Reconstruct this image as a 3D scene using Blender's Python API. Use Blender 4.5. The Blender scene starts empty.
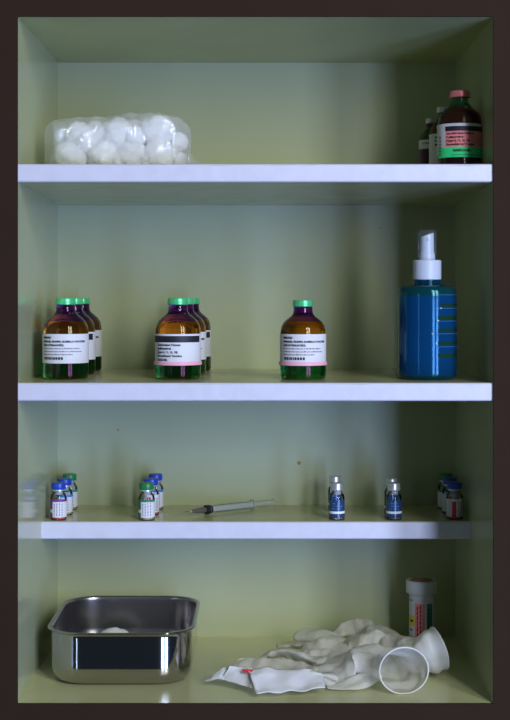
import bpy, bmesh, math, random
from mathutils import Vector, Matrix, noise

random.seed(7)
S = bpy.context.scene
COL = S.collection
PI = math.pi

# ------------------------------------------------------------------ camera
# cabinet opening: x -0.2435..0.2315, z 0..0.686, front plane y = 0, back y = 0.28 (metres)
CAMD, CAMZ = 1.43, 0.407
cam_d = bpy.data.cameras.new('camera')
cam = bpy.data.objects.new('camera', cam_d)
COL.objects.link(cam)
cam.location = (0, -CAMD, CAMZ)
cam.rotation_euler = (PI/2, 0, 0)
cam_d.sensor_width = 36
cam_d.lens = 36*1430/720
cam_d.shift_x = -6.5/720
cam_d.shift_y = -64/720
cam_d.clip_start = 0.01
S.camera = cam

# ------------------------------------------------------------------ world, daylight, exposure
S.view_settings.view_transform = 'Standard'
S.view_settings.look = 'None'
S.view_settings.exposure = 0.0
S.view_settings.gamma = 1.0
S.view_settings.use_curve_mapping = False
w = bpy.data.worlds.new('room_dusk'); S.world = w
w.use_nodes = True
w.node_tree.nodes['Background'].inputs[0].default_value = (0.55, 0.80, 1.0, 1)
w.node_tree.nodes['Background'].inputs[1].default_value = 0.029

def window_light(name, loc, size, power, color, target=(0, 0.1, 0.33)):
    d = bpy.data.lights.new(name, 'AREA')
    d.shape = 'RECTANGLE'; d.size, d.size_y = size
    d.energy = power; d.color = color
    o = bpy.data.objects.new(name, d); COL.objects.link(o)
    o.location = loc
    o.rotation_euler = (Vector(target)-Vector(loc)).to_track_quat('-Z', 'Y').to_euler()
    return o
HIGH, LOW = (0.82, 0.86, 0.84), (0.35, 0.49, 1.0)      # upper panes: hazy daylight; lower panes: blue shade outside
window_light('window_daylight', (0.95, -2.45, 1.28), (0.32, 1.60), 34, HIGH)
window_light('window_daylight', (1.60, -2.45, 1.28), (0.36, 1.60), 40, HIGH)
window_light('window_daylight', (0.95, -2.45, -0.28), (0.32, 1.40), 28, LOW, (0, .1, .25))
window_light('window_daylight', (1.60, -2.45, -0.28), (0.36, 1.40), 33, LOW, (0, .1, .25))
window_light('far_window_daylight', (-1.5, -2.6, 0.15), (0.06, 1.9), 2.6, (0.55, 0.74, 1.0))
S.cycles.transparent_max_bounces = 40
S.cycles.max_bounces = 16
S.cycles.transmission_bounces = 14
S.cycles.caustics_reflective = False
S.cycles.caustics_refractive = False

# ------------------------------------------------------------------ helpers
def scl(y): return CAMD/(CAMD+y)
def WX(px, y): return (px-261.5)/1000/scl(y)
def W(px, py, y):
    s = scl(y)
    return Vector(((px-261.5)/1000/s, y, CAMZ+(296-py)/1000/s))

def link(o, parent=None, loc=None):
    COL.objects.link(o)
    if parent is not None: o.parent = parent
    if loc is not None: o.location = loc
    return o

def mk(name, verts, faces, mats, parent=None, loc=None, smooth=True, angle=40, midx=None):
    me = bpy.data.meshes.new(name)
    me.from_pydata([tuple(v) for v in verts], [], faces)
    bm = bmesh.new(); bm.from_mesh(me)
    bmesh.ops.recalc_face_normals(bm, faces=bm.faces)
    bm.to_mesh(me); bm.free()
    for m in (mats if isinstance(mats, (list, tuple)) else [mats]): me.materials.append(m)
    if midx:
        for p, i in zip(me.polygons, midx): p.material_index = i
    if smooth:
        for p in me.polygons: p.use_smooth = True
        me.set_sharp_from_angle(angle=math.radians(angle))
    me.update()
    return link(bpy.data.objects.new(name, me), parent, loc)

def tag(o, label, cat=None, group=None, kind=None):
    if label: o['label'] = label
    if cat: o['category'] = cat
    if group: o['group'] = group
    if kind: o['kind'] = kind
    return o

def thing(name, label, cat, loc, group=None, rz=0):
    o = bpy.data.objects.new(name, None)
    o.empty_display_size = 0.02
    link(o, None, loc); o.rotation_euler = (0, 0, rz)
    return tag(o, label, cat, group)

def box(name, lo, hi, mat, parent=None, bev=0.0, front_mat=None):
    bm = bmesh.new()
    bmesh.ops.create_cube(bm, size=1)
    for v in bm.verts:
        v.co = Vector([(lo[i]+hi[i])/2 + v.co[i]*(hi[i]-lo[i]) for i in range(3)])
    if bev: bmesh.ops.bevel(bm, geom=list(bm.edges), offset=bev, segments=2, profile=0.5, affect='EDGES')
    me = bpy.data.meshes.new(name); bm.to_mesh(me); bm.free()
    me.materials.append(mat)
    return link(bpy.data.objects.new(name, me), parent)

def lathe(profile, n=40, close=False):
    """profile of (r, z) -> verts, faces about z"""
    V, F, rings = [], [], []
    for r, z in profile:
        if r < 1e-7:
            rings.append([len(V)]); V.append((0, 0, z))
        else:
            rings.append(list(range(len(V), len(V)+n)))
            for i in range(n):
                a = 2*PI*i/n
                V.append((r*math.cos(a), r*math.sin(a), z))
    for A, B in zip(rings, rings[1:]):
        for i in range(n):
            j = (i+1) % n
            if len(A) == 1 and len(B) == 1: continue
            if len(A) == 1: F.append((A[0], B[i], B[j]))
            elif len(B) == 1: F.append((A[i], A[j], B[0]))
            else: F.append((A[i], A[j], B[j], B[i]))
    return V, F

def loft(rings, cap0=True, cap1=True):
    V, F = [], []
    n = len(rings[0])
    for r in rings: V += list(r)
    for k in range(len(rings)-1):
        a, b = k*n, (k+1)*n
        for i in range(n):
            j = (i+1) % n
            F.append((a+i, a+j, b+j, b+i))
    if cap0: F.append(tuple(range(n))[::-1])
    if cap1: F.append(tuple(range((len(rings)-1)*n, len(rings)*n)))
    return V, F

def along(VF, p0, p1):
    """map a lathe whose z runs 0..L onto the axis p0 -> p1"""
    d = (p1-p0).normalized()
    q = d.to_track_quat('Z', 'Y').to_matrix()
    return [p0 + q @ Vector(v) for v in VF[0]], VF[1]

def spow(v, e): return math.copysign(abs(v)**e, v)
def superring(a, b, z, n=48, e=0.75):
    return [(a*spow(math.cos(2*PI*i/n), e), b*spow(math.sin(2*PI*i/n), e), z) for i in range(n)]

def wrap_patch(R, a0, a1, z0, z1, n=24, flap0=0.0):
    """cylindrical patch; angle 0 faces the camera (-y), positive to the right"""
    V, F = [], []
    for i in range(n+1):
        a = a0+(a1-a0)*i/n
        for z in (z0, z1): V.append((R*math.sin(a), -R*math.cos(a), z))
    F = [(2*i, 2*i+2, 2*i+3, 2*i+1) for i in range(n)]
    if flap0:   # a loose corner of paper leaving along the tangent
        d = Vector((-math.cos(a0), -math.sin(a0), 0))
        b = len(V)
        p = Vector((R*math.sin(a0), -R*math.cos(a0), 0)) + d*flap0
        V += [(p.x, p.y, z0), (p.x, p.y, z1)]
        F.append((b, 0, 1, b+1))
    return V, F

_tc = {}
def text_flat(s, size, bold=0.0):
    key = (s, size, bold)
    if key not in _tc:
        cu = bpy.data.curves.new('t', 'FONT')
        cu.body = s; cu.size = size; cu.offset = bold; cu.resolution_u = 2
        cu.fill_mode = 'FRONT' if hasattr(cu, 'fill_mode') else cu.fill_mode
        o = bpy.data.objects.new('t', cu); COL.objects.link(o)
        dg = bpy.context.evaluated_depsgraph_get()
        ev = o.evaluated_get(dg); me = ev.to_mesh()
        V = [(v.co.x, v.co.y) for v in me.vertices]; F = [tuple(p.vertices) for p in me.polygons]
        ev.to_mesh_clear()
        bpy.data.objects.remove(o); bpy.data.curves.remove(cu)
        _tc[key] = (V, F)
    return _tc[key]

class Print:
    """flat print (text and bars) laid out in label millimetres, then bent round a cylinder"""
    def __init__(s): s.V, s.F = [], []
    def add(s, V, F):
        b = len(s.V); s.V += V; s.F += [tuple(i+b for i in f) for f in F]
    def text(s, t, x, z, size, bold=0.00008, width=None, rot=False):
        V, F = text_flat(t, 1.0, bold/size)
        k = size
        w0 = max(v[0] for v in V)*k
        kx = k*(width/w0) if width else k
        if rot: s.add([(x-v[1]*k, z+v[0]*kx) for v in V], F)
        else: s.add([(x+v[0]*kx, z+v[1]*k) for v in V], F)
    def bar(s, x0, x1, z0, z1, step=0.002):
        n = max(1, int((x1-x0)/step))
        V = []
        for i in range(n+1):
            x = x0+(x1-x0)*i/n; V += [(x, z0), (x, z1)]
        s.add(V, [(2*i, 2*i+2, 2*i+3, 2*i+1) for i in range(n)])
    def scribble(s, x0, x1, z, h, rnd):
        x = x0
        while x < x1:
            wd = rnd.uniform(.0012, .004)
            s.bar(x, min(x+wd, x1), z, z+h*rnd.uniform(.7, 1)); x += wd+.0006
    def bend(s, R):
        return [(R*math.sin(x/R), -R*math.cos(x/R), z) for x, z in s.V], s.F

# ------------------------------------------------------------------ materials
def pmat(name, base, rough=0.5, metal=0.0, trans=0.0, ior=1.5, spec=0.5, tint=None, sss=0.0,
         coat=0.0, coat_rough=0.1, bump=0.0, bump_scale=200, vary=0.0, vary_scale=20, alt=None, sheen=0.0):
    m = bpy.data.materials.new(name); m.use_nodes = True
    nt = m.node_tree; p = nt.nodes['Principled BSDF']
    p.inputs['Base Color'].default_value = (*base, 1)
    p.inputs['Roughness'].default_value = rough
    p.inputs['Metallic'].default_value = metal
    p.inputs['Transmission Weight'].default_value = trans
    p.inputs['IOR'].default_value = ior
    p.inputs['Specular IOR Level'].default_value = spec
    if tint: p.inputs['Specular Tint'].default_value = (*tint, 1)
    if sss:
        p.inputs['Subsurface Weight'].default_value = sss
        p.inputs['Subsurface Radius'].default_value = (0.006, 0.006, 0.005)
        p.inputs['Subsurface Scale'].default_value = 1.0
    if coat:
        p.inputs['Coat Weight'].default_value = coat
        p.inputs['Coat Roughness'].default_value = coat_rough
    if sheen: p.inputs['Sheen Weight'].default_value = sheen
    tc = nt.nodes.new('ShaderNodeTexCoord')
    if vary:
        n = nt.nodes.new('ShaderNodeTexNoise'); n.inputs['Scale'].default_value = vary_scale
        n.inputs['Detail'].default_value = 5
        nt.links.new(tc.outputs['Object'], n.inputs['Vector'])
        r = nt.nodes.new('ShaderNodeValToRGB')
        r.color_ramp.elements[0].position = 0.3; r.color_ramp.elements[1].position = 0.72
        a = alt or [c*(1-vary) for c in base]
        r.color_ramp.elements[0].color = (*a, 1); r.color_ramp.elements[1].color = (*base, 1)
        nt.links.new(n.outputs['Fac'], r.inputs['Fac'])
        nt.links.new(r.outputs['Color'], p.inputs['Base Color'])
    if bump:
        n2 = nt.nodes.new('ShaderNodeTexNoise'); n2.inputs['Scale'].default_value = bump_scale
        n2.inputs['Detail'].default_value = 4
        nt.links.new(tc.outputs['Object'], n2.inputs['Vector'])
        b = nt.nodes.new('ShaderNodeBump'); b.inputs['Strength'].default_value = bump
        b.inputs['Distance'].default_value = 0.001
        nt.links.new(n2.outputs['Fac'], b.inputs['Height'])
        nt.links.new(b.outputs['Normal'], p.inputs['Normal'])
    return m

def zone_glass(name, stops, ior=1.3, rough=0.04, tints=None):
    """coloured glass whose tone changes in bands up the bottle (object height)"""
    m = pmat(name, stops[0][1], rough=rough, trans=0.93, ior=ior, spec=0.9)
    nt = m.node_tree; p = nt.nodes['Principled BSDF']
    tc = nt.nodes.new('ShaderNodeTexCoord'); sx = nt.nodes.new('ShaderNodeSeparateXYZ')
    nt.links.new(tc.outputs['Object'], sx.inputs[0])
    def ramp(sts):
        r = nt.nodes.new('ShaderNodeValToRGB'); r.color_ramp.interpolation = 'CONSTANT'
        mul = nt.nodes.new('ShaderNodeMath'); mul.operation = 'MULTIPLY'; mul.inputs[1].default_value = 10
        nt.links.new(sx.outputs['Z'], mul.inputs[0]); nt.links.new(mul.outputs[0], r.inputs['Fac'])
        e = r.color_ramp.elements
        while len(e) < len(sts): e.new(0.5)
        for k, (z, c) in enumerate(sts):
            e[k].position = z*10; e[k].color = (*c, 1)
        return r
    nt.links.new(ramp(stops).outputs['Color'], p.inputs['Base Color'])
    if tints: nt.links.new(ramp(tints).outputs['Color'], p.inputs['Specular Tint'])
    return m

def thin_glass(name, tint=(1, 1, 1), ior=1.5, rough=0.05, haze=0.0, haze_col=(.8, .85, .9), bump=0, bump_scale=60):
    """thin clear wall: see-through plus surface reflection, with an optional milky part"""
    m = bpy.data.materials.new(name); m.use_nodes = True
    nt = m.node_tree; nt.nodes.clear()
    out = nt.nodes.new('ShaderNodeOutputMaterial')
    t = nt.nodes.new('ShaderNodeBsdfTransparent'); t.inputs[0].default_value = (*tint, 1)
    g = nt.nodes.new('ShaderNodeBsdfGlossy'); g.inputs['Roughness'].default_value = rough
    g.inputs['Color'].default_value = (1, 1, 1, 1)
    f = nt.nodes.new('ShaderNodeFresnel' if ior else 'ShaderNodeValue')
    if ior: f.inputs['IOR'].default_value = ior
    else: f.outputs[0].default_value = 0.05      # very thin film: nearly even reflection
    mx = nt.nodes.new('ShaderNodeMixShader')
    base = t
    if haze:
        d = nt.nodes.new('ShaderNodeBsdfDiffuse'); d.inputs[0].default_value = (*haze_col, 1)
        tr = nt.nodes.new('ShaderNodeBsdfTranslucent'); tr.inputs[0].default_value = (*haze_col, 1)
        a = nt.nodes.new('ShaderNodeMixShader'); a.inputs[0].default_value = 0.5
        nt.links.new(d.outputs[0], a.inputs[1]); nt.links.new(tr.outputs[0], a.inputs[2])
        b = nt.nodes.new('ShaderNodeMixShader'); b.inputs[0].default_value = haze
        nt.links.new(t.outputs[0], b.inputs[1]); nt.links.new(a.outputs[0], b.inputs[2])
        base = b
    if bump:
        tc = nt.nodes.new('ShaderNodeTexCoord')
        n = nt.nodes.new('ShaderNodeTexNoise'); n.inputs['Scale'].default_value = bump_scale
        n.inputs['Distortion'].default_value = 1.5; n.inputs['Detail'].default_value = 3
        nt.links.new(tc.outputs['Object'], n.inputs['Vector'])
        bn = nt.nodes.new('ShaderNodeBump'); bn.inputs['Strength'].default_value = bump; bn.inputs['Distance'].default_value = 0.004
        nt.links.new(n.outputs['Fac'], bn.inputs['Height'])
        nt.links.new(bn.outputs[0], g.inputs['Normal'])
    nt.links.new(f.outputs[0], mx.inputs[0]); nt.links.new(base.outputs[0], mx.inputs[1]); nt.links.new(g.outputs[0], mx.inputs[2])
    nt.links.new(mx.outputs[0], out.inputs[0])
    return m

def sheet_mat(name, col, transl=0.35, rough=0.45, bump=0.3, bump_scale=120, spec=0.3, clear=0.0):
    m = pmat(name, col, rough=rough, spec=spec, bump=bump, bump_scale=bump_scale)
    nt = m.node_tree; p = nt.nodes['Principled BSDF']; out = nt.nodes['Material Output']
    t = nt.nodes.new('ShaderNodeBsdfTranslucent'); t.inputs[0].default_value = (*col, 1)
    mx = nt.nodes.new('ShaderNodeMixShader'); mx.inputs[0].default_value = transl
    nt.links.new(p.outputs[0], mx.inputs[1]); nt.links.new(t.outputs[0], mx.inputs[2])
    if clear:
        tp_ = nt.nodes.new('ShaderNodeBsdfTransparent'); m2 = nt.nodes.new('ShaderNodeMixShader'); m2.inputs[0].default_value = clear
        nt.links.new(mx.outputs[0], m2.inputs[1]); nt.links.new(tp_.outputs[0], m2.inputs[2]); mx = m2
    nt.links.new(mx.outputs[0], out.inputs[0])
    return m

PAINT = (0.49, 0.53, 0.335)
M = {}
M['wall'] = pmat('green_gloss_paint', PAINT, rough=0.15, spec=0.5, vary=0.06, vary_scale=9, bump=0.03, bump_scale=60)
M['back'] = pmat('green_back_paint', PAINT, rough=0.30, spec=0.4, vary=0.08, vary_scale=7, bump=0.06, bump_scale=60)
M['ceil'] = pmat('green_ceiling_paint', (0.50, 0.53, 0.29), rough=0.4, vary=0.1, vary_scale=9)
M['floor'] = pmat('green_floor_paint', (0.68, 0.68, 0.39), rough=0.24, spec=0.5, vary=0.10, vary_scale=12, bump=0.06, bump_scale=60)
M['shelf'] = pmat('worn_shelf_paint', (0.54, 0.53, 0.29), rough=0.20, spec=0.5, vary=0.16, vary_scale=25, bump=0.08, bump_scale=90)
M['edge'] = pmat('white_edge_paint', (0.68, 0.67, 0.78), rough=0.45, vary=0.07, vary_scale=60, bump=0.25, bump_scale=110)
M['frame'] = pmat('dark_brown_wood', (0.034, 0.0185, 0.0125), rough=0.9, spec=0.1, vary=0.06, vary_scale=30)

# stain spots on the back wall
def spots(m, pts, col):
    nt = m.node_tree; p = nt.nodes['Principled BSDF']
    tc = nt.nodes.new('ShaderNodeTexCoord')
    src = p.inputs['Base Color'].links[0].from_socket
    for (x, z, r) in pts:
        d = nt.nodes.new('ShaderNodeVectorMath'); d.operation = 'DISTANCE'
        d.inputs[1].default_value = (x, 0.28, z)
        nt.links.new(tc.outputs['Object'], d.inputs[0])
        mr = nt.nodes.new('ShaderNodeMapRange'); mr.inputs[1].default_value = r*.5; mr.inputs[2].default_value = r
        mr.inputs[3].default_value = 1; mr.inputs[4].default_value = 0
        nt.links.new(d.outputs['Value'], mr.inputs[0])
        mx = nt.nodes.new('ShaderNodeMix'); mx.data_type = 'RGBA'
        nt.links.new(mr.outputs[0], mx.inputs[0]); nt.links.new(src, mx.inputs[6])
        mx.inputs[7].default_value = (*col, 1)
        src = mx.outputs[2]
    nt.links.new(src, p.inputs['Base Color'])
q = [W(299, 463, .28), W(118, 430, .28), W(380, 228, .28), W(196, 376-150, .28)]
spots(M['back'], [(q[0].x, q[0].z, .003), (q[1].x, q[1].z, .0016), (q[2].x, q[2].z, .0014)], (0.35, 0.22, 0.03))

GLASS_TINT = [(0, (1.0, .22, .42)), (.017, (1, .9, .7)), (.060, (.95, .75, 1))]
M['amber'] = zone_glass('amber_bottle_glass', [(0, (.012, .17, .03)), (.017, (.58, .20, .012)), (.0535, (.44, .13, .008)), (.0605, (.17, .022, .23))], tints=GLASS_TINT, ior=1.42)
M['amber_dark'] = zone_glass('dark_bottle_glass', [(0, (.20, .08, .16)), (.017, (.26, .09, .06)), (.060, (.22, .06, .04)), (.0665, (.10, .34, .14))])
M['green_purple'] = zone_glass('green_purple_bottle_glass', [(0, (.26, .07, .30)), (.032, (.08, .36, .18)), (.058, (.3, .12, .1))])
M['cap_green'] = pmat('green_foil_cap', (.13, .74, .30), rough=.30, metal=.45)
M['cap_pink'] = pmat('pink_foil_cap', (1, .27, .30), rough=.34, metal=.35)
M['cap_silver'] = pmat('silver_foil_cap', (.66, .66, .70), rough=.36, metal=.7)
M['cap_blue'] = pmat('blue_plastic_cap', (.01, .055, .45), rough=.35)
M['cap_vgreen'] = pmat('green_plastic_cap', (.012, .21, .055), rough=.35)
M['rubber'] = pmat('grey_rubber', (.45, .45, .48), rough=.7)
M['paper'] = pmat('white_label_paper', (.72, .71, .76), rough=.55, spec=.3)
M['paper_pink'] = pmat('pink_label_paper', (1, .29, .31), rough=.55, spec=.3)
M['paper_green'] = pmat('green_label_paper', (.05, .95, .36), rough=.55, spec=.3)
M['strip_pink'] = pmat('pink_strip', (.98, .46, .66), rough=.45, spec=.3)
M['ink'] = pmat('black_ink', (.012, .010, .02), rough=.6)
M['ink_grey'] = pmat('grey_ink', (.20, .19, .24), rough=.6)
M['ink_purple'] = pmat('purple_ink', (.18, .03, .24), rough=.5)
M['ink_green'] = pmat('green_ink', (.02, .20, .11), rough=.5)
M['ink_blue'] = pmat('blue_ink', (.04, .22, .62), rough=.5)
M['ink_teal'] = pmat('teal_ink', (.02, .24, .24), rough=.5)
M['ink_red'] = pmat('red_ink', (.75, .03, .05), rough=.5)
M['ink_yellow'] = pmat('yellow_ink', (.85, .62, .02), rough=.5)
M['ink_white'] = pmat('white_ink', (.80, .84, .92), rough=.5)
M['navy'] = pmat('navy_label', (.022, .050, .13), rough=.22, coat=.3)
M['vial_glass'] = thin_glass('clear_vial_glass', (.93, .96, .97), ior=1.35, rough=.04)
M['liquid_pink'] = pmat('pink_vaccine', (.85, .16, .25), rough=.1, trans=.2, ior=1.33)
M['liquid_clear'] = pmat('straw_vaccine', (.75, .68, .50), rough=.1, trans=.3, ior=1.33)
M['liquid_grey'] = pmat('clear_liquid', (.55, .65, .75), rough=.05, trans=.8, ior=1.33)
M['steel'] = pmat('polished_steel', (.50, .48, .50), rough=.09, metal=1, bump=.03, bump_scale=30)
M['steel_in'] = pmat('satin_steel', (.42, .40, .44), rough=.27, metal=1, bump=.03, bump_scale=30)
M['cotton'] = pmat('cotton_wool', (.98, .98, .98), rough=1, spec=.05, sss=.7, bump=.5, bump_scale=260, sheen=.4)
M['bag'] = thin_glass('clear_bag_plastic', (.985, .99, .995), ior=0, rough=.07, haze=.30, haze_col=(.97, .97, .98), bump=1.0, bump_scale=38)
M['latex'] = sheet_mat('cream_latex', (.80, .78, .71), clear=.22, transl=.24, rough=.5, bump=.3, bump_scale=70)
M['latex_rim'] = sheet_mat('rolled_latex', (.86, .84, .80), transl=.2, rough=.4, bump=0.1)
M['wrap'] = sheet_mat('white_wrapper_paper', (.90, .89, .92), transl=.2, rough=.6, bump=.2, bump_scale=90)
M['white_plastic'] = pmat('white_plastic', (.52, .57, .68), rough=.4, sss=.1)
M['spray_clear'] = thin_glass('clear_overcap', (.95, .96, .98), ior=1.18, rough=.10, haze=.06)
M['blue_bottle'] = zone_glass('blue_translucent_plastic', [(0, (.003, .040, .075)), (.0045, (.003, .052, .165)), (.0875, (.004, .052, .060)), (.0975, (.003, .035, .075))], ior=1.4, rough=.10)
M['blue_bottle'].node_tree.nodes['Principled BSDF'].inputs['Transmission Weight'].default_value = .25
M['blue_bottle'].node_tree.nodes['Principled BSDF'].inputs['Specular Tint'].default_value = (.25, .75, 1, 1)

M['teal_bottle'] = pmat('teal_translucent_plastic', (.012, .15, .17), rough=.16, trans=.30, ior=1.4)
M['bar_dark'] = pmat('dark_green_print', (.006, .035, .012), rough=.8, spec=.1)
M['line_pale'] = pmat('pale_blue_print', (.06, .17, .36), rough=.7, spec=.1)
M['barrel'] = thin_glass('syringe_barrel_plastic', (.90, .93, .93), rough=.1, ior=1.2, haze=.38, haze_col=(.92, .94, .92))
M['plunger'] = thin_glass('plunger_plastic', (.95, .96, .95), ior=1.15, rough=.2, haze=.22, haze_col=(.90, .94, .92))
M['black_rubber'] = pmat('black_rubber', (.012, .012, .015), rough=.4)
M['needle'] = pmat('needle_steel', (.6, .6, .6), rough=.2, metal=1)
M['hub'] = pmat('grey_hub_plastic', (.10, .09, .085), rough=.3, spec=.6)
M['lid_orange'] = pmat('orange_residue', (.42, .24, .15), rough=.7, bump=.5, bump_scale=200)
M['tube_body'] = pmat('white_tube_plastic', (.66, .68, .70), rough=.35)

# ------------------------------------------------------------------ cabinet shell
XL, XR, ZT, YB = -0.2435, 0.2315, 0.686, 0.28
T = 0.018
for n, lo, hi, m in (
    ('wall_left', (XL-T, 0, -T), (XL, YB+T, ZT+T), M['wall']),
    ('wall_right', (XR, 0, -T), (XR+T, YB+T, ZT+T), M['wall']),
    ('wall_back', (XL, YB, -T), (XR, YB+T, ZT+T), M['back']),
    ('ceiling', (XL, 0, ZT), (XR, YB, ZT+T), M['ceil']),
    ('floor', (XL, 0, -T), (XR, YB, 0), M['floor'])):
    tag(box(n, lo, hi, m), None, kind='structure')
FW = 0.075
for n, lo, hi in (('trim_1', (XL-FW, -.003, -FW), (XL, 0, ZT+FW)), ('trim_2', (XR, -.003, -FW), (XR+FW, 0, ZT+FW)),
                  ('trim_3', (XL, -.003, ZT), (XR, 0, ZT+FW)), ('trim_4', (XL, -.003, -FW), (XR, 0, 0))):
    tag(box(n, lo, hi, M['frame']), None, kind='structure')

Z1, Z2, Z3 = 0.539, 0.320, 0.157     # shelf tops
Y3 = 0.152
def shelf(label, ztop, th, y0, back_th=None):
    t = thing('shelf', label, 'shelf', (0, y0, ztop-th), 'white-edged shelves inside the cabinet')
    d = YB-y0; back_th = back_th or th
    e = 0.004
    x0, x1 = XL, XR
    V = [(x0, e, 0), (x1, e, 0), (x1, d, th-back_th), (x0, d, th-back_th), (x0, e, th), (x1, e, th), (x1, d, th), (x0, d, th)]
    F = [(0, 3, 2, 1), (4, 5, 6, 7), (0, 1, 5, 4), (1, 2, 6, 5), (2, 3, 7, 6), (3, 0, 4, 7)]
    mk('board', V, F, M['shelf'], t, smooth=False)
    # front edging with a slightly uneven, chipped top arris
    rnd = random.Random(int(ztop*1e4)); n = 120; rings = []
    for i in range(n+1):
        x = x0+(x1-x0)*i/n
        c = noise.noise(Vector((x*60, ztop*50, 0)))
        chip = .0009*max(0, noise.noise(Vector((x*45, 3.3, ztop*40))))
        dz = .0003*c
        rings.append([(x, 0.0012, 0), (x, e, 0), (x, e, th), (x, 0.0011+chip, th), (x, 0.0, th-.0011-chip*1.2), (x, 0.0+dz*.5, th*.5), (x, 0, .0012)])
    V, F = loft(rings)
    o = mk('front_edging', V, F, M['edge'], t, smooth=True, angle=30)
    tag(o, 'white painted front edge')
    return t
shelf('top green shelf with white front edge holding the cotton ball bag', Z1, .018, 0, .0235)
shelf('middle green shelf with white front edge holding amber bottles and the blue spray bottle', Z2, .018, 0)
shelf('shallow lower green shelf with white front edge holding small vials and syringe', Z3, .019, Y3)

# ------------------------------------------------------------------ bottles
BODY = [(0, .0012), (.015, .0012), (.018, 0), (.0215, .0002), (.0232, .0012), (.024, .0036), (.024, .0050), (.024, .0430), (.024, .045), (.0236, .052), (.0225, .057), (.0200, .0615),
        (.0160, .065), (.0127, .0676), (.0108, .070), (.0101, .0725), (.0099, .076), (.0099, .0785), (0, .0785)]
def bottle_shell(t, glass, kr=1, kz=1, cap='cap_green', capr=.0111):
    V, F = lathe([(r*kr, z*kz) for r, z in BODY], 56)
    mk('glass_body', V, F, M[glass], t)
    H = .0850*kz; c0 = .0778*kz; r = capr
    prof = [(.0, c0), (r*.93, c0), (r, c0+.0006), (r, c0+.0018), (r*.96, c0+.0024), (r*.96, c0+.0030), (r*.96, H-.0018), (r*.955, H-.0012), (r*.9, H-.0002), (r*.55, H), (r*.5, H-.0006), (0, H-.0006)]
    V, F = lathe(prof, 40)
    c = mk('crimp_cap', V, F, M[cap], t, angle=30)
    V, F = lathe([(0, H-.0008), (r*.48, H-.0008), (r*.48, H-.0001), (0, H-.0001)], 24)
    mk('stopper', V, F, M['rubber'], c)

def label_base(t, R, z0, z1, a0=-100, a1=100, flap=.0035, mat='paper'):
    V, F = wrap_patch(R, math.radians(a0), math.radians(a1), z0, z1, 36, flap)
    return mk('label', V, F, M[mat], t)

def print_on(lab, R, pr, mat, name='printed_text'):
    V, F = pr.bend(R)
    return mk(name, V, F, M[mat], lab, smooth=False)

R0 = .0242
def mmr_label(t, pink=False):
    lab = label_base(t, R0, .0170, .0475)
    p = Print(); x = -.0245
    p.text('MMR-VAC', x, .0428, .0027, .00024, .0125)
    p.text('MEASLES, MUMPS, RUBELLA VACCINE', x, .0388, .0026, .00019, .0515)
    p.text('(LIVE ATTENUATED)', x, .0350, .0026, .00019, .0265)
    p.bar(x+.0015, x+.004, .0208, .0236)
    rnd = random.Random(5); xx = x+.0048
    while xx < x+.026:
        wd = rnd.choice((.0008, .0014, .0022)); p.bar(xx, xx+wd, .0208, .0236); xx += wd+.0007
    print_on(lab, R0+.00012, p, 'ink')
    p = Print(); rnd = random.Random(9)
    for z, L in ((.0318, .044), (.0287, .047), (.0256, .036)): p.scribble(x, x+L, z, .0014, rnd)
    print_on(lab, R0+.00012, p, 'ink_grey', 'small_print')
    return lab

def hpv_label(t, tinted=False):
    lab = label_base(t, R0, .0170, .0475)
    x = -.0245
    p = Print()
    p.bar(-.034, .030, .0388, .0455)
    L = ('Quadrivalent Human', 'Papillomavirus', '(Types 6, 11, 16, 18)', 'Recombinant Vaccine', 'GARDASIL')
    wd = (.0285, .0185, .0255, .0300, .0145)
    zs = (.0352, .0314, .0276, .0238, .0196)
    for s, w_, z in zip(L, wd, zs): p.text(s, x, z, .0031, .00016, w_)
    print_on(lab, R0+.00012, p, 'ink')
    return lab

def pink_strip(t):
    V, F = lathe([(.0243, .0148), (.0252, .0150), (.0252, .0183), (.0243, .0185)], 56)
    o = mk('label_strip', V, F, M['strip_pink'], t)
    tag(o, 'pink strip along the bottom of the label')

AMB = 'amber glass vaccine bottles on the middle shelf'
def bottle(px, y, z, label, kind, strip=False, group=AMB, rz=0, kz=1):
    t = thing('vaccine_bottle', label, 'bottle', (WX(px, y), y, z), group, rz)
    bottle_shell(t, 'amber', kz=kz)
    (mmr_label if kind == 'mmr' else hpv_label)(t)
    if strip: pink_strip(t)
    return t
R_ = math.radians
bottle(65.7, .0760, Z2, 'amber vaccine bottle with MEASLES label, front of the row nearest the left wall', 'mmr', rz=R_(-2))
bottle(73.6, .1560, Z2, 'amber bottle half hidden, second of three in the row nearest the left wall', 'hpv', rz=R_(-3))
bottle(81.0, .2350, Z2, 'amber bottle mostly hidden, rearmost in the row nearest the left wall', 'mmr')
bottle(178.0, .0760, Z2, 'amber bottle with black band and pink strip on label, front of the central row', 'hpv', True)
bottle(184.5, .1560, Z2, 'amber bottle half hidden behind the black-banded bottle, second in the central row', 'mmr', rz=R_(4))
bottle(190.5, .2350, Z2, 'amber bottle mostly hidden, rearmost in the central row of three', 'hpv')
bottle(303.0, .0700, Z2, 'amber bottle standing alone with pink strip under its MEASLES label', 'mmr', True, kz=.975)

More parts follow.
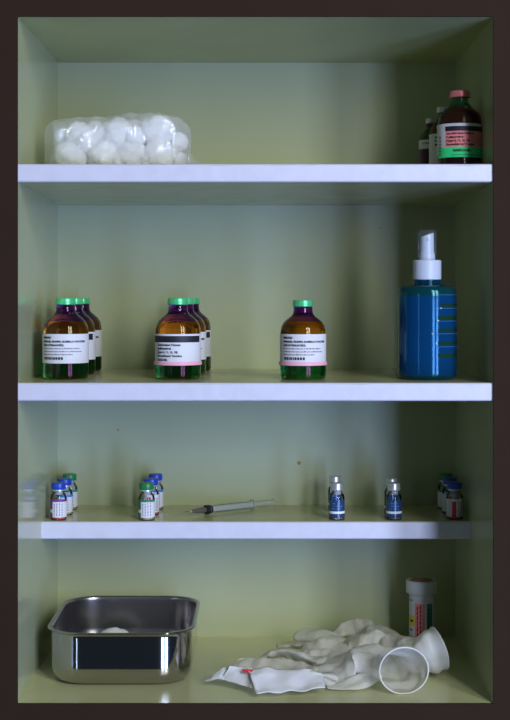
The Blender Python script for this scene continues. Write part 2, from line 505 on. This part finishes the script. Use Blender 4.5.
# bottles on the top shelf
TOPG = 'dark bottles in the corner of the top shelf'
y = .0855
t = thing('vaccine_bottle', 'large dark bottle with pink cap and pink and green label, top shelf right', 'bottle', (WX(460, y), y, Z1), TOPG)
bottle_shell(t, 'amber_dark', cap='cap_pink')
lab = label_base(t, R0, .0170, .0475)
p = Print(); p.bar(-.0200, .0380, .0405, .0455); print_on(lab, R0+.0001, p, 'ink', 'black_band')
p = Print(); p.bar(-.0200, .0380, .0238, .0405); print_on(lab, R0+.0001, p, 'paper_pink', 'pink_panel')
p = Print(); p.bar(-.0330, .0380, .0130, .0238); print_on(lab, R0+.0001, p, 'paper_green', 'green_panel')
p = Print(); x = -.0185
for s, w_, z in zip(('Quadrivalent Human', 'Papillomavirus', '(Types 6, 11, 16, 18)', 'Recombinant Vaccine'), (.030, .0190, .0255, .0310), (.0370, .0332, .0294, .0256)):
    p.text(s, x, z, .0029, .00017, w_)
p.text('GARDASIL', -.0110, .0190, .0034, .0002, .0195)
p.bar(-.012, .034, .0152, .0156)
print_on(lab, R0+.0002, p, 'ink')
p = Print()
for k, z in enumerate((.0200, .0235, .0270, .0305, .0340, .0375)): p.bar(-.0305, -.0265, z-.004, z-.0022)
print_on(lab, R0+.0002, p, 'ink_grey', 'side_print')
V, F = lathe([(.0241, .0470), (.0246, .0473), (.0246, .0482), (.0241, .0486)], 56)
tag(mk('label_rim', V, F, M['paper'], t), 'white upper edge of the label')

def small_bottle(px, y, label, kr, kz, capr, glass, lz0, lz1):
    t = thing('vaccine_bottle', label, 'bottle', (WX(px, y), y, Z1), TOPG)
    bottle_shell(t, glass, kr, kz, 'cap_silver', capr)
    R = .0242*kr
    lab = label_base(t, R, lz0, lz1, flap=0)
    p = Print(); rnd = random.Random(int(px))
    for k in range(3):
        z = lz1-.005-.0042*k
        if z > lz0+.002: p.scribble(-.012, .012, z, .0026, rnd)
    print_on(lab, R+.0001, p, 'ink')
    return t
small_bottle(443.6, .150, 'silver-capped bottle with white label close behind the pink-capped bottle', .66, .90, .0078, 'amber_dark', .008, .046)
small_bottle(431.0, .192, 'smallest bottle with green shoulder and purple base, left of the pink-capped bottle', .57, .815, .0060, 'green_purple', .034, .044)

# ------------------------------------------------------------------ spray bottle
y = .0720
sp = thing('spray_bottle', 'tall blue spray bottle with white pump under a clear overcap', 'spray bottle', (WX(427, y), y, Z2))
A, B = .0314, .0290
prof = [(.80, .0000), (.93, .0006), (.985, .003), (1, .006), (1, .008), (1, .0845), (1, .0865), (.995, .0915), (.96, .0950), (.88, .0972), (.70, .0982), (.52, .0990)]
rings = [superring(A*f, B*(f if f > .6 else .66), z, 64, .97) for f, z in prof]
rings[-1] = superring(.0150, .0142, .0990, 64, 1)
rings.append(superring(.0148, .0142, .1046, 64, 1))
V, F = loft(rings)
body = mk('bottle_body', V, F, M['blue_bottle'], sp, angle=50)
# graduation print on the right half of the front
def front_y(x, a=A*1.006, b=B*1.012, e=.97):
    c = min(1, abs(x)/a)**(1/e)
    return -b*math.sqrt(max(0, 1-c*c))**e
def strip(x0, x1, z0, z1, n=14):
    V = []
    for i in range(n+1):
        x = x0+(x1-x0)*i/n
        V += [(x, front_y(x), z0), (x, front_y(x), z1)]
    return V, [(2*i, 2*i+2, 2*i+3, 2*i+1) for i in range(n)]
def merged(list_):
    V, F = [], []
    for v, f in list_:
        b = len(V); V += v; F += [tuple(i+b for i in q) for q in f]
    return V, F
zz = lambda py: CAMZ+(296-py)/1000/.968-Z2
mk('printed_bars', *merged([strip(.0085+dx, .0300, zz(b), zz(a)) for a, b, dx in ((303.5, 306.6, .003), (316, 319.8, 0), (328.8, 332, 0), (341.5, 344.6, 0), (354, 357.4, 0))]), M['bar_dark'], body, smooth=False)
mk('graduation_lines', *merged([strip(.0065, .0306, zz(b), zz(b)+.0004) for b in (295, 308.5, 321.3, 334, 347)]), M['line_pale'], body, smooth=False)
mk('graduation_marks', *merged([strip(.0075-dx, .0090-dx, zz(b), zz(b)+.0008) for b, dx in ((308.5, -.003), (321, 0), (334, .006), (343.5, .002))]), M['ink_yellow'], body, smooth=False)
V, F = lathe([(0, .1040), (.0143, .1040), (.0149, .1046), (.0149, .1238), (.0142, .1246), (0, .1246)], 48)
o = mk('pump_collar', V, F, M['white_plastic'], sp)
rings = []
for z, r in ((.1240, .0085), (.1320, .0082), (.1324, .0074), (.1480, .0071)):
    rings.append([(r*math.cos(2*PI*i/32), r*math.sin(2*PI*i/32), z) for i in range(32)])
rings.append([(.0070*math.cos(2*PI*i/32), .0070*math.sin(2*PI*i/32), .1512+.0022*math.cos(2*PI*i/32)) for i in range(32)])
V, F = loft(rings)
nz = mk('spray_nozzle', V, F, M['white_plastic'], sp)
V, F = lathe([(0, 0), (.0014, 0), (.0014, .0012), (0, .0012)], 16)
V, F = along((V, F), Vector((0, -.0066, .146)), Vector((0, -.02, .146)))
mk('spray_hole', V, F, M['rubber'], nz)
V, F = lathe([(.0104, .1246), (.0102, .1520), (.0098, .1552), (.0090, .1562), (0, .1564)], 48)
tag(mk('overcap', V, F, M['spray_clear'], sp), 'clear plastic overcap')

# ------------------------------------------------------------------ vials
def vial(px, y, label, group, cap, kind, r=.0091, lipx=1):
    t = thing('vial', label, 'vial', (WX(px, y), y, Z3), group)
    prof = [(0, .0006), (r*.8, .0004), (r*.95, 0), (r, .0012), (r, .0024), (r, .0228), (r, .0240), (r*.97, .0262), (r*.86, .0282), (r*.70, .0296), (r*.66, .0304), (r*.66, .0322), (r*.78, .0326), (r*.78, .0345)]
    V, F = lathe(prof, 36)
    mk('glass_body', V, F, M['vial_glass'], t)
    liq = {'pink': 'liquid_pink', 'teal': 'liquid_clear', 'blue': 'liquid_clear', 'red': 'liquid_pink', 'green': 'liquid_clear', 'navy': 'liquid_grey', 'silver': 'liquid_grey'}[kind]
    V, F = lathe([(0, .0010), (r*.90, .0010), (r*.93, .0020), (r*.93, .0130), (0, .0130)], 28)
    mk('liquid', V, F, M[liq], t)
    V, F = lathe([(0, .0280), (r*.55, .0280), (r*.55, .0343), (0, .0343)], 24)
    mk('stopper', V, F, M['rubber'], t)
    cr = r*(.90 if kind != 'navy' else .86)
    if kind == 'navy':
        prof = [(0, .0325), (cr*.95, .0325), (cr, .0331), (cr, .0345), (cr*.96, .0350), (cr*.96, .0398), (cr*.88, .0408), (0, .0408)]
    else:
        prof = [(0, .0338), (cr*.95, .0338), (cr, .0344), (cr, .0402), (cr*.93, .0410), (0, .0410)]
    V, F = lathe(prof, 32)
    mk('cap', V, F, M[cap], t)
    if kind != 'navy':
        V, F = lathe([(r*.80, .0320), (r*.82, .0322), (r*.82, .0340), (r*.6, .0342)], 28)
        mk('crimp_ring', V, F, M['cap_silver'], t)
    R = r+.00015
    rad = math.radians
    if kind == 'navy':
        V, F = wrap_patch(R, rad(-105), rad(105), .0030, .0225, 28)
        lab = mk('label', V, F, M['navy'], t)
        p = Print(); p.bar(-.0145, .0145, .0072, .0098); print_on(lab, R+.0001, p, 'ink_white', 'white_stripe')
        p = Print(); rnd = random.Random(int(px))
        p.scribble(-.005, .004, .0180, .0013, rnd); p.scribble(-.004, .006, .0150, .0013, rnd); p.scribble(-.006, .005, .0120, .0012, rnd)
        print_on(lab, R+.0001, p, 'ink_blue', 'label_print')
    else:
        V, F = wrap_patch(R, rad(-115), rad(115), .0032, .0232, 30)
        lab = mk('label', V, F, M['paper'], t)
        ink = {'pink': 'ink_purple', 'teal': 'ink_teal', 'blue': 'ink_blue', 'green': 'ink_green', 'red': 'ink_red'}[kind]
        p = Print()
        if kind == 'red':
            p.bar(-.0040, .0006, .0032, .0205)
        else:
            p.bar(-.0182, .0182, .0205, .0232)
            if kind in ('pink', 'green'):
                p.bar(-.0182, -.0062, .0118, .0205); p.bar(-.0182, -.0062, .0032, .0082)
        print_on(lab, R+.0001, p, ink, 'colour_band')
        p = Print(); rnd = random.Random(int(px*3))
        for k in range(4):
            xx = -.0042+k*.0030
            if kind == 'red': xx = .0025+k*.0022
            zq = .0048
            while zq < .019:
                L = rnd.uniform(.001, .0032); p.bar(xx, xx+.0009, zq, min(zq+L, .0195)); zq += L+.0008
        print_on(lab, R+.0001, p, 'ink_grey', 'side_print')
    return t
VG = 'small vaccine vials on the lower shelf'
vial(58.6, .1720, 'blue-capped vial with purple-edged label, front of the group by left wall', VG, 'cap_blue', 'pink')
vial(64.6, .2080, 'blue-capped vial, middle of the three standing against the left wall', VG, 'cap_blue', 'blue')
vial(69.6, .2500, 'green-capped vial at the back of the three against the left wall', VG, 'cap_vgreen', 'teal')
vial(146.6, .1700, 'green-capped vial with green-edged white label, front of the second group', VG, 'cap_vgreen', 'green')
vial(151.0, .2080, 'blue-capped vial with red stripe, directly behind the green-capped front vial', VG, 'cap_blue', 'red')
vial(155.5, .2500, 'blue-capped vial at the back of the second group, left of syringe', VG, 'cap_blue', 'blue')
SG = 'silver-capped vials on the lower shelf'
vial(336.8, .1720, 'silver-capped navy vial in front, of the pair nearest the syringe', SG, 'cap_silver', 'navy', .0087)
vial(335.0, .2320, 'silver-capped navy vial behind its twin, of the pair nearest the syringe', SG, 'cap_silver', 'navy', .0080)
vial(393.8, .1720, 'silver-capped navy vial in front, of the pair under the blue spray bottle', SG, 'cap_silver', 'navy', .0087)
vial(391.4, .2120, 'silver-capped navy vial behind its twin, of the pair under the blue spray bottle', SG, 'cap_silver', 'navy', .0080)
vial(454.5, .1760, 'blue-capped vial with red-striped label, front of the shaded right corner group', VG, 'cap_blue', 'red')
vial(450.0, .2150, 'blue-capped vial in the middle of the shaded right corner group', VG, 'cap_blue', 'red')
vial(445.6, .2520, 'green-capped vial at the back of the shaded right corner group', VG, 'cap_vgreen', 'teal')

# ------------------------------------------------------------------ syringe
p0 = Vector((-.0877, .187, Z3+.0056)); p1 = Vector((.0175, .262, Z3+.0062))
ax = (p1-p0).normalized(); L = (p1-p0).length
sy = thing('syringe', 'thin clear plastic syringe with black-marked barrel lying on the lower shelf', 'syringe', (p0.x, p0.y, Z3))
off = Vector((p0.x, p0.y, Z3))
def syr(name, prof, mat, parent=sy, n=24):
    V, F = along(lathe(prof, n), p0-off, p1-off)
    return mk(name, V, F, M[mat], parent)
syr('needle', [(0, 0), (.0004, .001), (.0004, .0085), (0, .0085)], 'needle', n=10)
syr('needle_tip_guard', [(0, .0075), (.0012, .0078), (.0013, .0100), (0, .0104)], 'cap_silver', n=14)
syr('hub', [(0, .0098), (.0014, .0100), (.0026, .0180), (.0034, .0270), (.0034, .0305), (0, .0308)], 'hub')
syr('plunger_seal', [(0, .0300), (.0040, .0302), (.0043, .0318), (.0038, .0334), (.0043, .0350), (.0043, .0372), (0, .0376)], 'black_rubber')
syr('collar', [(.0044, .0285), (.0054, .0290), (.0054, .0335), (.0044, .0340)], 'black_rubber')
br = syr('barrel', [(.0030, .0290), (.0042, .0300), (.0042, .0930), (.0060, .0936), (.0060, .0952), (.0038, .0954), (.0038, .0310)], 'barrel')
syr('plunger_rod', [(0, .0376), (.0033, .0378), (.0033, .1240), (.0048, .1246), (.0048, .1262), (0, .1264)], 'plunger')
# graduation marks along the upper front of the barrel
side = ax.cross(Vector((0, 0, 1))).normalized()
V, F = [], []
for k in range(26):
    d = .0400+k*.0020
    wdt = .0042 if k % 5 == 0 else .0022
    b = len(V)
    for dd, aa in ((0, -.7), (0, wdt/.0042-.7), (.0012, wdt/.0042-.7), (.0012, -.7)):
        n_ = Vector((0, 0, 1))*math.cos(aa)+side*math.sin(aa)
        V.append(p0-off+ax*(d+dd)+n_*.0043)
    F.append((b, b+1, b+2, b+3))
mk('graduation_marks', V, F, M['black_rubber'], br, smooth=False)

# ------------------------------------------------------------------ steel tray
def rrect(x0, x1, y0, y1, r, z, k=12):
    P = []
    for cx, cy, a0 in ((x1-r, y0+r, -PI/2), (x1-r, y1-r, 0), (x0+r, y1-r, PI/2), (x0+r, y0+r, PI)):
        for i in range(k+1):
            a = a0+PI/2*i/k
            P.append((cx+r*math.cos(a), cy+r*math.sin(a), z))
    return P
tx0, tx1, ty0, ty1 = -.2240, -.0735, .0570, .2390
tray = thing('steel_tray', 'deep rectangular polished steel tray with rounded corners on cabinet floor', 'tray', ((tx0+tx1)/2, (ty0+ty1)/2, 0))
cx, cy = (tx0+tx1)/2, (ty0+ty1)/2
def rr(d, z, r): return [(a-cx, b-cy, c) for a, b, c in rrect(tx0-d, tx1+d, ty0-d, ty1+d, r, z)]
rings = [rr(-.017, .0006, .022), rr(-.010, .0010, .028), rr(-.0045, .0040, .033), rr(-.0013, .0095, .036), rr(-.0003, .0150, .037), rr(0, .0180, .038), rr(0, .0200, .038), rr(0, .0510, .038), rr(0, .0530, .038),
         rr(.0008, .0545, .0385), rr(.0030, .0553, .040), rr(.0036, .0560, .0405), rr(.0032, .0568, .040), rr(.0010, .0570, .039), rr(-.0006, .0562, .038), rr(-.0012, .0545, .037), rr(-.0012, .0520, .037),
         rr(-.0012, .0210, .037), rr(-.0014, .0180, .036), rr(-.0034, .0105, .035), rr(-.0060, .0055, .032), rr(-.0110, .0026, .027), rr(-.018, .0020, .021)]
V, F = loft(rings)
n_ = len(rings[0])
mk('tray_body', V, F, [M['steel'], M['steel_in']], tray, angle=60, midx=[1 if i//n_ >= 13 else 0 for i in range(n_*(len(rings)-1))]+[0, 1])

# ------------------------------------------------------------------ cotton balls and bag
def tri(t): t = t % 1.0; return 4*abs(t-.5)-1
def creases(p, seed, wave):
    rn = random.Random(int(seed*10)); h = 0
    for k in range(5):
        d = Vector((rn.uniform(-1, 1), rn.uniform(-1, 1), rn.uniform(-.7, .7))).normalized()
        h += tri(p.dot(d)/(wave*(1.0, .8, 1.3, .55, .62)[k])+rn.random())*(1, .8, .9, .5, .45)[k]
    return h/2.2
def cotton_mesh(seed):
    bm = bmesh.new(); bmesh.ops.create_icosphere(bm, subdivisions=4, radius=1)
    for v in bm.verts:
        n_ = v.co.normalized()
        d = .15*noise.noise(n_*1.6+Vector((seed*7.1, 0, 0)))+.11*noise.noise(n_*4+Vector((0, seed*3.7, 0)))+.025*noise.noise(n_*11+Vector((0, 0, seed)))
        v.co = n_*(1+d)
    me = bpy.data.meshes.new('cotton_ball'); bm.to_mesh(me); bm.free()
    for p in me.polygons: p.use_smooth = True
    me.materials.append(M['cotton'])
    return me
cms = [cotton_mesh(i) for i in range(4)]
prof = [(-.2300, .040), (-.2270, .046), (-.2180, .0525), (-.2010, .0545), (-.1800, .0575), (-.1450, .0600), (-.1200, .0640), (-.1060, .0630), (-.0900, .0560), (-.0790, .0500), (-.0755, .0440)]
def prof_h(x):
    for (a, ha), (b, hb) in zip(prof, prof[1:]):
        if x <= b: return ha+(hb-ha)*(x-a)/(b-a)
    return prof[-1][1]
CL = 'fluffy white cotton ball packed inside the clear bag on the top shelf'
rnd = random.Random(3)
balls = []
for yy in (.083, .121):
    for xx in (-.198, -.167, -.137, -.109): balls.append((xx+rnd.uniform(-.003, .003), yy, Z1+.0172, .0186))
for yy, xs in ((.086, (-.190, -.152, -.113)), (.118, (-.196, -.165, -.137, -.114))):
    for xx in xs:
        h = prof_h(xx)-.0205
        balls.append((xx+rnd.uniform(-.003, .003), yy, Z1+h, .0188))
for xx, yy, zz_, rr_ in ((-.1845, .076, .030, .0125), (-.1515, .079, .0115, .0112), (-.1190, .079, .0115, .0112), (-.1340, .079, .036, .0130), (-.1700, .086, .0400, .0115), (-.2140, .094, .0130, .0110), (-.2100, .092, .0360, .0115), (-.0890, .100, .0130, .0105), (-.0885, .098, .0330, .0110), (-.1780, .100, .0465, .0095), (-.1500, .098, .0490, .0100)):
    balls.append((xx, yy, Z1+zz_, rr_))
for i, (x, y, z, r) in enumerate(balls):
    o = link(bpy.data.objects.new('cotton_ball', cms[i % 4]), None, (x, y, z))
    o.scale = (r*1.02, r*.94, r*.90); o.rotation_euler = (0, 0, i*1.3)
    tag(o, CL, 'cotton ball', 'cotton balls in the plastic bag')
o = link(bpy.data.objects.new('cotton_ball', cms[1]), None, (WX(114, .195), .198, .0160))
o.scale = (.0195, .016, .0125)
tag(o, 'single white cotton ball lying inside the steel tray', 'cotton ball')

rings = []
NX, NA = 110, 88
for i in range(NX+1):
    u = i/NX; x = -.2300+u*(.1545)
    H = prof_h(x)
    e_ = min(u, 1-u)
    D = .042*min(1, .35+(e_/.10)**.6*.65) if e_ < .10 else .042
    ring = []
    for j in range(NA):
        a = 2*PI*j/NA
        yy = .102+D*spow(math.cos(a), .55); z = H/2+H/2*spow(math.sin(a), .6)
        n_ = Vector((0, math.cos(a), math.sin(a)))
        q_ = Vector((x*26, yy*26, z*26))
        d = .0030*creases(Vector((x, yy, z)), 4.4, .034)+.0006*noise.noise(q_*4)
        z2 = max(.0005, z+n_.z*d)
        ring.append((x+.0025*noise.noise(q_*.8+Vector((9, 9, 9))), yy+n_.y*d, Z1+z2))
    rings.append(ring)
V, F = loft(rings)
b = thing('plastic_bag', 'clear crinkled plastic bag full of cotton balls on the top shelf', 'bag', (-.152, .102, Z1))
V = [Vector(v)-Vector((-.152, .102, Z1)) for v in V]
mk('bag_film', V, F, M['bag'], b, angle=180)
# twisted loose end lying on the shelf to the right
rings = []
for i in range(16):
    u = i/15
    x = -.0775+.0185*u-(-.152)
    h = .020*(1-u)+.0016; d = .014*(1-u)+.004
    rings.append([(x+.001*noise.noise(Vector((j, i*.7, 0))), -.012+d*math.cos(2*PI*j/18)*(1+.2*noise.noise(Vector((j*.8, i*.5, 2)))), max(.0003, h/2+h/2*math.sin(2*PI*j/18))) for j in range(18)])
V, F = loft(rings)
mk('bag_neck', V, F, M['bag'], b, angle=180)

# ------------------------------------------------------------------ test strip tube
y = .215
tb = thing('test_strip_tube', 'white test strip tube with flat lid and colour-block label, back right of cabinet floor', 'tube', (WX(421.5, y), y, 0))
V, F = lathe([(0, 0), (.0132, 0), (.0140, .0008), (.0140, .0690), (0, .0690)], 40)
mk('tube_body', V, F, M['tube_body'], tb)
V, F = lathe([(0, .0660), (.0172, .0662), (.0178, .0670), (.0178, .0795), (.0170, .0806), (.0150, .0808), (.0146, .0800), (0, .0800)], 48)
lid = mk('lid', V, F, M['tube_body'], tb)
bm = bmesh.new(); bmesh.ops.create_icosphere(bm, subdivisions=3, radius=1)
for v in bm.verts:
    n_ = v.co.normalized(); v.co = Vector((n_.x*.0138, n_.y*.0138, .0798+max(0, n_.z)*(.0022+.0016*noise.noise(n_*3))))
me = bpy.data.meshes.new('lid_residue'); bm.to_mesh(me); bm.free(); me.materials.append(M['lid_orange'])
link(bpy.data.objects.new('lid_residue', me), lid)
R = .01415
def tp(name, x0, x1, z0, z1, mat, dr=0):
    p = Print(); p.bar(x0, x1, z0, z1, .001)
    V, F = p.bend(R+dr); return mk(name, V, F, M[mat], tlab, smooth=False)
V, F = wrap_patch(R, math.radians(-100), math.radians(75), .012, .0640, 30)
tlab = mk('label', V, F, M['paper'], tb)
tp('pink_panel', -.0095, .0020, .012, .0555, 'paper_pink', .0001)
tp('blue_panel', .0048, .0130, .012, .0555, 'ink_teal', .0001)
tp('yellow_square', -.0190, -.0098, .030, .0410, 'ink_yellow', .0001)
tp('green_mark', -.0190, -.0098, .012, .018, 'ink_green', .0001)
p = Print(); rnd = random.Random(2)
for xx in (-.0070, -.0035, .0062, .0098):
    zq = .018
    while zq < .050:
        L_ = rnd.uniform(.002, .005); p.bar(xx, xx+.0013, zq, zq+L_); zq += L_+.0012
p.bar(-.0170, -.0120, .0340, .0365); p.bar(-.0088, .001, .0125, .0175); p.bar(.0055, .012, .0125, .0170)
V, F = p.bend(R+.0002); mk('printed_text', V, F, M['ink'], tlab, smooth=False)
p = Print(); p.bar(-.0185, -.0125, .058, .0595); p.bar(-.018, -.013, .0235, .026)
V, F = p.bend(R+.0002); mk('small_print', V, F, M['ink_blue'], tlab, smooth=False)

# ------------------------------------------------------------------ crumpled gloves and wrapper
def frames(path):
    out = []
    for i, pt in enumerate(path):
        a = path[max(0, i-1)][0]; c = path[min(len(path)-1, i+1)][0]
        d = (Vector(c)-Vector(a)).normalized()
        up = Vector((0, 0, 1)); sd = d.cross(up)
        if sd.length < 1e-4: sd = Vector((1, 0, 0))
        sd.normalize(); out.append((d, sd, sd.cross(d).normalized()))
    return out
def resample(path, n):
    """Catmull-Rom over (pos, halfwidth, halfheight, roll)"""
    P = [(Vector(a), b, c, d) for a, b, c, d in path]
    P = [P[0]]+P+[P[-1]]
    out = []
    m = len(P)-3
    for k in range(n+1):
        u = k/n*m; i = min(int(u), m-1); t_ = u-i
        def cr(a, b, c, d): return .5*((2*b)+(c-a)*t_+(2*a-5*b+4*c-d)*t_*t_+(3*b-a-3*c+d)*t_**3)
        q_ = P[i:i+4]
        out.append(tuple(cr(*[x[j] for x in q_]) for j in range(4)))
    return out
def crumple_tube(path, n, m, amp, seed, open0=False, tip=False, freq=.03):
    R = resample(path, n); fr = frames(R)
    rings = []
    for k, ((c, hw, hh, roll), (d, sd, up)) in enumerate(zip(R, fr)):
        ring = []
        f = 1.0
        if tip and k > n*.8: f = max(.04, math.sqrt(max(0, 1-((k-n*.8)/(n*.2))**2)))
        s2 = sd*math.cos(roll)+up*math.sin(roll); u2 = up*math.cos(roll)-sd*math.sin(roll)
        for j in range(m):
            a = 2*PI*j/m
            p_ = c+s2*(hw*f*math.cos(a))+u2*(hh*f*math.sin(a))
            n_ = (s2*math.cos(a)*hh+u2*math.sin(a)*hw).normalized()
            w_ = creases(p_, seed, freq)+.10*creases(p_, seed+2, freq*.42)
            k0 = min(1, k/(n*.12)) if open0 else 1
            p_ = p_-n_*(amp*w_*k0)
            p_.z = max(p_.z, .0006+.0004*abs(noise.noise(p_*300)))
            ring.append(p_)
        rings.append(ring)
    return loft(rings, cap0=not open0, cap1=True), rings[0]
def rim_tube(ring, r=.0008, m=8):
    n = len(ring); c = sum(ring, Vector())/n
    nrm = (ring[0]-c).cross(ring[n//4]-c).normalized()
    V, F = [], []
    for i in range(n):
        o_ = (ring[i]-c).normalized()
        for j in range(m):
            a = 2*PI*j/m
            q_ = ring[i]+o_*(r*math.cos(a))+nrm*(r*math.sin(a))
            q_.z = max(q_.z, .0004)
            V.append(q_)
    for i in range(n):
        for j in range(m):
            a, b = i*m+j, i*m+(j+1) % m
            c_, d = ((i+1) % n)*m+(j+1) % m, ((i+1) % n)*m+j
            F.append((a, b, c_, d))
    return V, F
def glove(label, palm, fingers, seed, name='latex_glove'):
    (V, F), ring = crumple_tube(palm, 160, 130, .0036, seed, open0=True, freq=.030)
    V = list(V); F = list(F)
    for k, f in enumerate(fingers):
        (v, g), _ = crumple_tube(f, 70, 48, .0018, seed+k*3.1, tip=True, freq=.021)
        b = len(V); V += v; F += [tuple(i+b for i in q_) for q_ in g]
    o_ = sum(ring, Vector())/len(ring); o_.z = 0
    t = thing('latex_glove', label, 'glove', o_, 'used latex gloves on the cabinet floor')
    mk('glove_skin', [v-o_ for v in V], F, M['latex'], t, angle=180)
    V, F = rim_tube(ring)
    mk('cuff_bead', [v-o_ for v in V], F, M['latex_rim'], t, angle=180)
def G(px, py, y): return W(px, py, y)
def Gz(px, y, z): return Vector((WX(px, y), y, z))
# front glove: cuff mouth towards the viewer, palm running left, fingers at far left
glove('crumpled cream latex glove in front, its round cuff mouth facing out',
      [(Gz(404, .034, .0235), .0262, .0232, 0), (Gz(400, .046, .0222), .0250, .0215, 0), (Gz(389, .066, .0180), .0230, .0150, 0),
       (Gz(374, .082, .0190), .0240, .0160, .3), (Gz(354, .090, .0180), .0310, .0130, -.35), (Gz(334, .084, .0100), .0340, .0075, .15), (Gz(312, .080, .0070), .0310, .0045, -.1), (Gz(296, .080, .005), .025, .003, 0)],
      [[(Gz(334, .062, .010), .012, .0045, 0), (Gz(314, .056, .012), .0115, .0028, -.5), (Gz(299, .056, .0115), .0110, .0022, -.5), (Gz(288, .058, .010), .009, .0018, -.4)],
       [(Gz(318, .082, .010), .012, .004, 0), (Gz(290, .084, .012), .015, .0030, .4), (Gz(258, .086, .0120), .0160, .0022, .5), (Gz(233, .088, .0120), .0165, .0016, .5)],
       [(Gz(326, .108, .012), .011, .005, 0), (Gz(298, .122, .016), .0115, .0038, -.6), (Gz(276, .130, .0165), .0110, .0032, -.5), (Gz(254, .130, .008), .007, .002, 0)],
       [(Gz(342, .110, .014), .011, .005, 0), (Gz(322, .120, .015), .0120, .0035, .6), (Gz(306, .124, .013), .0115, .003, .5), (Gz(294, .122, .008), .009, .002, .3)],
       [(Gz(376, .066, .013), .011, .004, .3), (Gz(364, .054, .0085), .0095, .0020, .6), (Gz(347, .048, .0055), .0085, .0016, .4), (Gz(326, .050, .003), .007, .0014, .1)]],
      1.7)
# rear glove: cuff lying open to the right, fingers trailing left along the back
glove('crumpled cream latex glove behind, cuff open to the right and fingers trailing left',
      [(Gz(439, .104, .0290), .0215, .0235, .1), (Gz(427, .101, .0250), .0215, .0220, .1), (Gz(410, .114, .0205), .0215, .0165, .1), (Gz(394, .150, .0190), .0250, .0140, -.2),
       (Gz(372, .166, .0200), .0300, .0130, .35), (Gz(352, .172, .0150), .0300, .0090, -.1), (Gz(336, .172, .0100), .025, .0060, 0), (Gz(324, .172, .008), .018, .004, 0)],
      [[(Gz(374, .192, .020), .012, .005, .4), (Gz(364, .204, .027), .012, .004, .8), (Gz(351, .210, .027), .0105, .003, .7), (Gz(332, .210, .018), .006, .002, .3)],
       [(Gz(348, .176, .015), .011, .005, 0), (Gz(327, .190, .019), .0110, .0045, .5), (Gz(309, .204, .020), .0100, .004, .5), (Gz(294, .214, .017), .0085, .003, .4)],
       [(Gz(342, .158, .013), .010, .0045, 0), (Gz(319, .164, .016), .0110, .004, -.5), (Gz(299, .176, .014), .0100, .0035, -.3), (Gz(277, .190, .011), .008, .0025, 0)],
       [(Gz(350, .150, .016), .011, .0045, 0), (Gz(334, .150, .019), .0110, .0035, .6), (Gz(316, .152, .019), .0105, .003, .6), (Gz(301, .154, .013), .008, .002, .4)],
       [(Gz(394, .138, .022), .012, .005, .3), (Gz(379, .142, .029), .012, .0035, .7), (Gz(363, .146, .027), .0105, .003, .6), (Gz(349, .150, .021), .008, .002, .2)]],
      8.3)

# paper wrapper: folded sheets with a red mark, front centre
def sheet(corners, n, amp, seed, thick=.0005):
    """bilinear crumpled sheet from 4 corners (back-left, back-right, front-right, front-left) with thickness"""
    a, b, c, d = [Vector(q_) for q_ in corners]
    top, F = [], []
    for i in range(n+1):
        for j in range(n+1):
            u, v = j/n, i/n
            p_ = a*(1-u)*(1-v)+b*u*(1-v)+c*u*v+d*(1-u)*v
            q_ = p_*55+Vector((seed, seed*2, 0))
            e_ = .003*noise.noise(p_*80+Vector((seed*5, 0, 0)))
            p_.x += e_; p_.y += .5*e_
            p_.z += amp*(1.1+1.3*creases(p_, seed, .030))
            p_.z = max(p_.z, .0012)
            top.append(p_)
    N = n+1
    V = top+[p_-Vector((0, 0, thick)) for p_ in top]
    o_ = N*N
    for i in range(n):
        for j in range(n):
            k_ = i*N+j
            F.append((k_, k_+1, k_+N+1, k_+N)); F.append((o_+k_, o_+k_+N, o_+k_+N+1, o_+k_+1))
    edge = [j for j in range(n)]+[n+i*N for i in range(n)]+[n*N+j for j in range(n, 0, -1)]+[i*N for i in range(n, 0, -1)]
    for e0, e1 in zip(edge, edge[1:]+edge[:1]): F.append((e0, o_+e0, o_+e1, e1))
    return V, F
wp = thing('paper_wrapper', 'crumpled white paper wrapper with a red mark, in front of the gloves', 'wrapper', Gz(285, .035, 0))
wo = Vector(wp.location)
def wsheet(name, corners, amp, seed, mat='wrap', n=26):
    V, F = sheet(corners, n, amp, seed)
    return mk(name, [v-wo for v in V], F, M[mat], wp, angle=180)
wsheet('wrapper_front', [G(246, 669, .046), G(322, 673, .050), G(325, 690, .024), G(258, 695, .012)], .0016, 2.0)
wsheet('wrapper_side', [G(228, 669, .054), G(250, 670, .050), G(252, 690, .026), G(222, 681, .052)], .0018, 5.0)
wsheet('wrapper_corner', [G(224, 669, .060), G(232, 670, .056), G(229, 681, .046), G(203, 681, .058)], .0010, 7.0)
mk('red_mark', *[(lambda VF: ([v-wo for v in VF[0]], VF[1]))(sheet([G(241.5, 669.4, .044), G(253, 670.0, .044), G(252, 672.8, .041), G(243, 672.4, .041)], 6, .0004, 1.0))][0], M['ink_red'], wp, angle=180)
